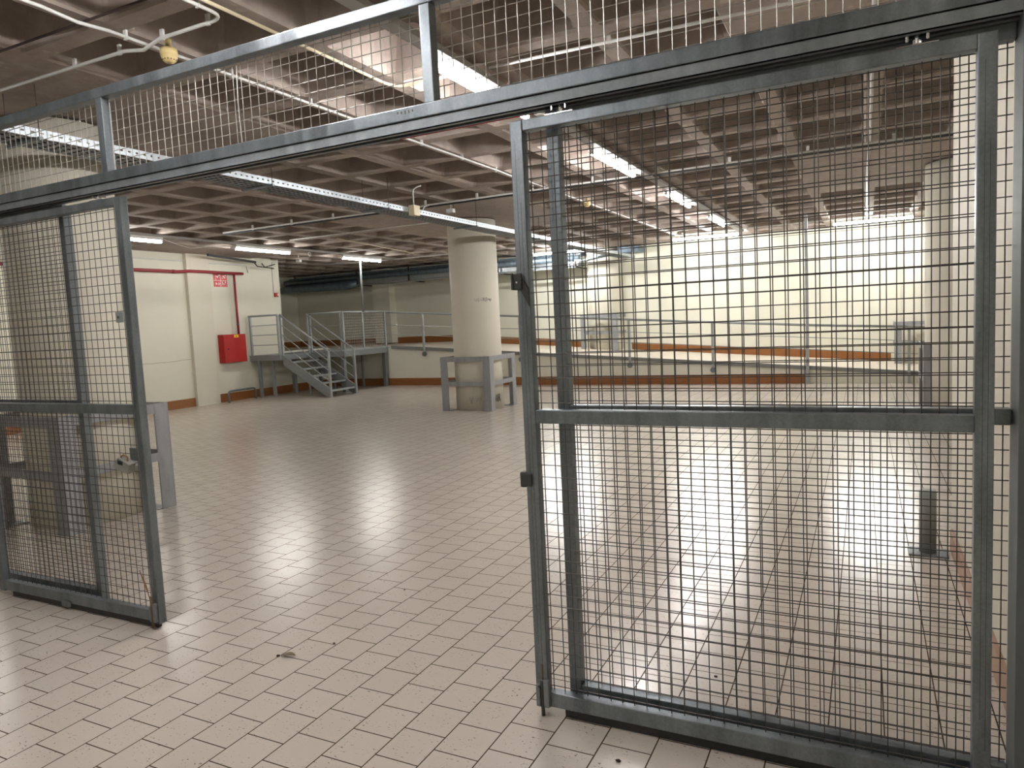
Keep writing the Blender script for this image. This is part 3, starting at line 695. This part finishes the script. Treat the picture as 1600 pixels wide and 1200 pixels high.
MB().box(-1.11, -1.05, yr-.03, yr+.03, 0, 3.5, .004).thing('tall_post', 'rail_paint', 'tall thin grey post from floor to ceiling at the end of the ramp baseboard', 'post')

# ------------------------------------------------------------------ ducts along the back wall
dc = root('duct_bundle', 'dark grey ducts and pipes stacked under the ceiling along the back wall', 'duct', (-10, 18.9, 3.2))
MB().box(-17.7, -7.05, 18.7, 19.2, 3.34, 3.42, .01).wpart('upper_duct', 'duct_steel', dc)
MB().tube([(-17.7, 18.5, 3.25), (-7.0, 18.5, 3.25)], .085, 16).wpart('round_pipe', 'duct_steel', dc)
MB().box(-14.3, -7.05, 18.55, 18.98, 3.03, 3.16, .01).wpart('lower_duct', 'tray_steel', dc, 'lighter flat lower duct')
MB().tube([(-17.9, 18.5, 3.02), (-17.6, 18.5, 3.04), (-15.0, 18.5, 3.02), (-14.6, 18.5, 3.06)], [.09, .13, .14, .11], 20).wpart('wrapped_roll', 'duct_steel', dc, 'dark plastic wrapped roll')
MB().tube([(-14.5, 18.3, 3.0), (-13.0, 18.3, 2.96), (-11.5, 18.35, 3.0), (-9.0, 18.45, 3.0), (-7.1, 18.45, 3.0)], .025, 8).wpart('thin_pipe', 'tray_steel', dc)
for x in (-17.2, -14.6, -12.6, -9.5, -7.1):
    MB().box(x-.02, x+.02, 18.45, 19.3, 2.98, 3.01).box(x-.02, x+.02, 18.43, 18.46, 2.98, 3.5).wpart('hanger', 'dark_iron', dc)
dd = root('curved_duct', 'short wide flat duct curving in front of the ramp column near the ceiling', 'duct', (-6.5, 18.4, 3.2))
m = MB(); pp = [(-7.0, 18.33, 3.16), (-6.8, 18.3, 3.14), (-6.3, 18.25, 3.20), (-5.9, 18.3, 3.24), (-5.5, 18.4, 3.24)]
for i in range(4): m.bar(pp[i], pp[i+1], .34, .03)
m.wpart('duct_sheet', 'duct_steel', dd)
MB().box(-6.02, -5.42, 18.8, 19.3, 3.3, 3.47, .01).wpart('duct_box', 'duct_steel', dd)

# ------------------------------------------------------------------ right: bollard, wall notices
bo = root('bollard', 'short grey round steel bollard by the end of the right wall', 'bollard', (.35, 5.10, 0))
MB().lathe([(.048, .008), (.048, .405), (.044, .41)], 32).part('bollard_tube', 'bollard_paint', bo)
MB().box(-.11, .11, -.085, .085, 0, .012, .002).part('base_plate', 'galvanised_dull', bo)
nt = root('wall_notice', 'small grey notice sheet high on the bright back wall', 'notice', (-2.93, YB, 2.90))
MB().box(-.15, .15, -.008, 0, -.12, .12).part('sheet', 'notice_paper', nt)
m = MB()
for z in (.07, .03, -.01, -.06): m.box(-.12, .11, -.0095, -.008, z-.006, z+.006)
m.part('text_lines', 'faint_mark', nt)
MB().tube([(.68, YB-.01, 3.40), (-2.1, YB-.01, 3.40)], .009, 6).thing('wall_cable', 'faint_mark', 'thin cable along the top of the bright back wall', 'cable')

# ------------------------------------------------------------------ litter on the floor
lf = MB(); n = 10
up = []; lo = []
for i in range(n+1):
    t = i/n; x = t*.075; wd = .016*math.sin(math.pi*min(1, t*.9+.1))+.001; zz = .003+.012*math.sin(t*2.6)
    up.append(lf.bm.verts.new((x, wd, zz+.002))); lo.append(lf.bm.verts.new((x, -wd, zz)))
    if i: lf.bm.faces.new((up[i-1], up[i], lo[i], lo[i-1]))
o = lf.thing('dry_leaf', 'leaf_dry', 'curled dry brown leaf on the tiles in front of the gap between the gates', 'leaf'); o.location = (-2.60, 2.50, .001); o.rotation_euler = (0, 0, .25)
s_ = o.modifiers.new('solidify', 'SOLIDIFY'); s_.thickness = .0015
def crumb(x, y, r, lab):
    m = MB(); rnd = random.Random(int(abs(x)*1000)); bmesh.ops.create_icosphere(m.bm, subdivisions=2, radius=r)
    for v in m.bm.verts: v.co = Vector((v.co.x*(1+rnd.uniform(-.2, .3)), v.co.y*(.8+rnd.uniform(-.2, .2)), v.co.z*.5+r*.45))
    o = m.thing('debris_crumb', 'crumb', lab, 'debris', 'bits of dirt on the floor'); o.location = (x, y, 0)
crumb(-2.62, 2.495, .010, 'black bit of dirt touching the dry leaf')
crumb(-.806, 2.318, .009, 'dark bit of dirt in front of the right gate near its left end')
crumb(-2.445, 2.707, .007, 'tiny dark bit of dirt on a joint just behind the dry leaf')
crumb(-2.526, 3.447, .006, 'tiny dark bit of dirt on the open floor beyond the gates')
crumb(-.595, 3.05, .008, 'small dark bit of dirt seen through the right gate mesh')
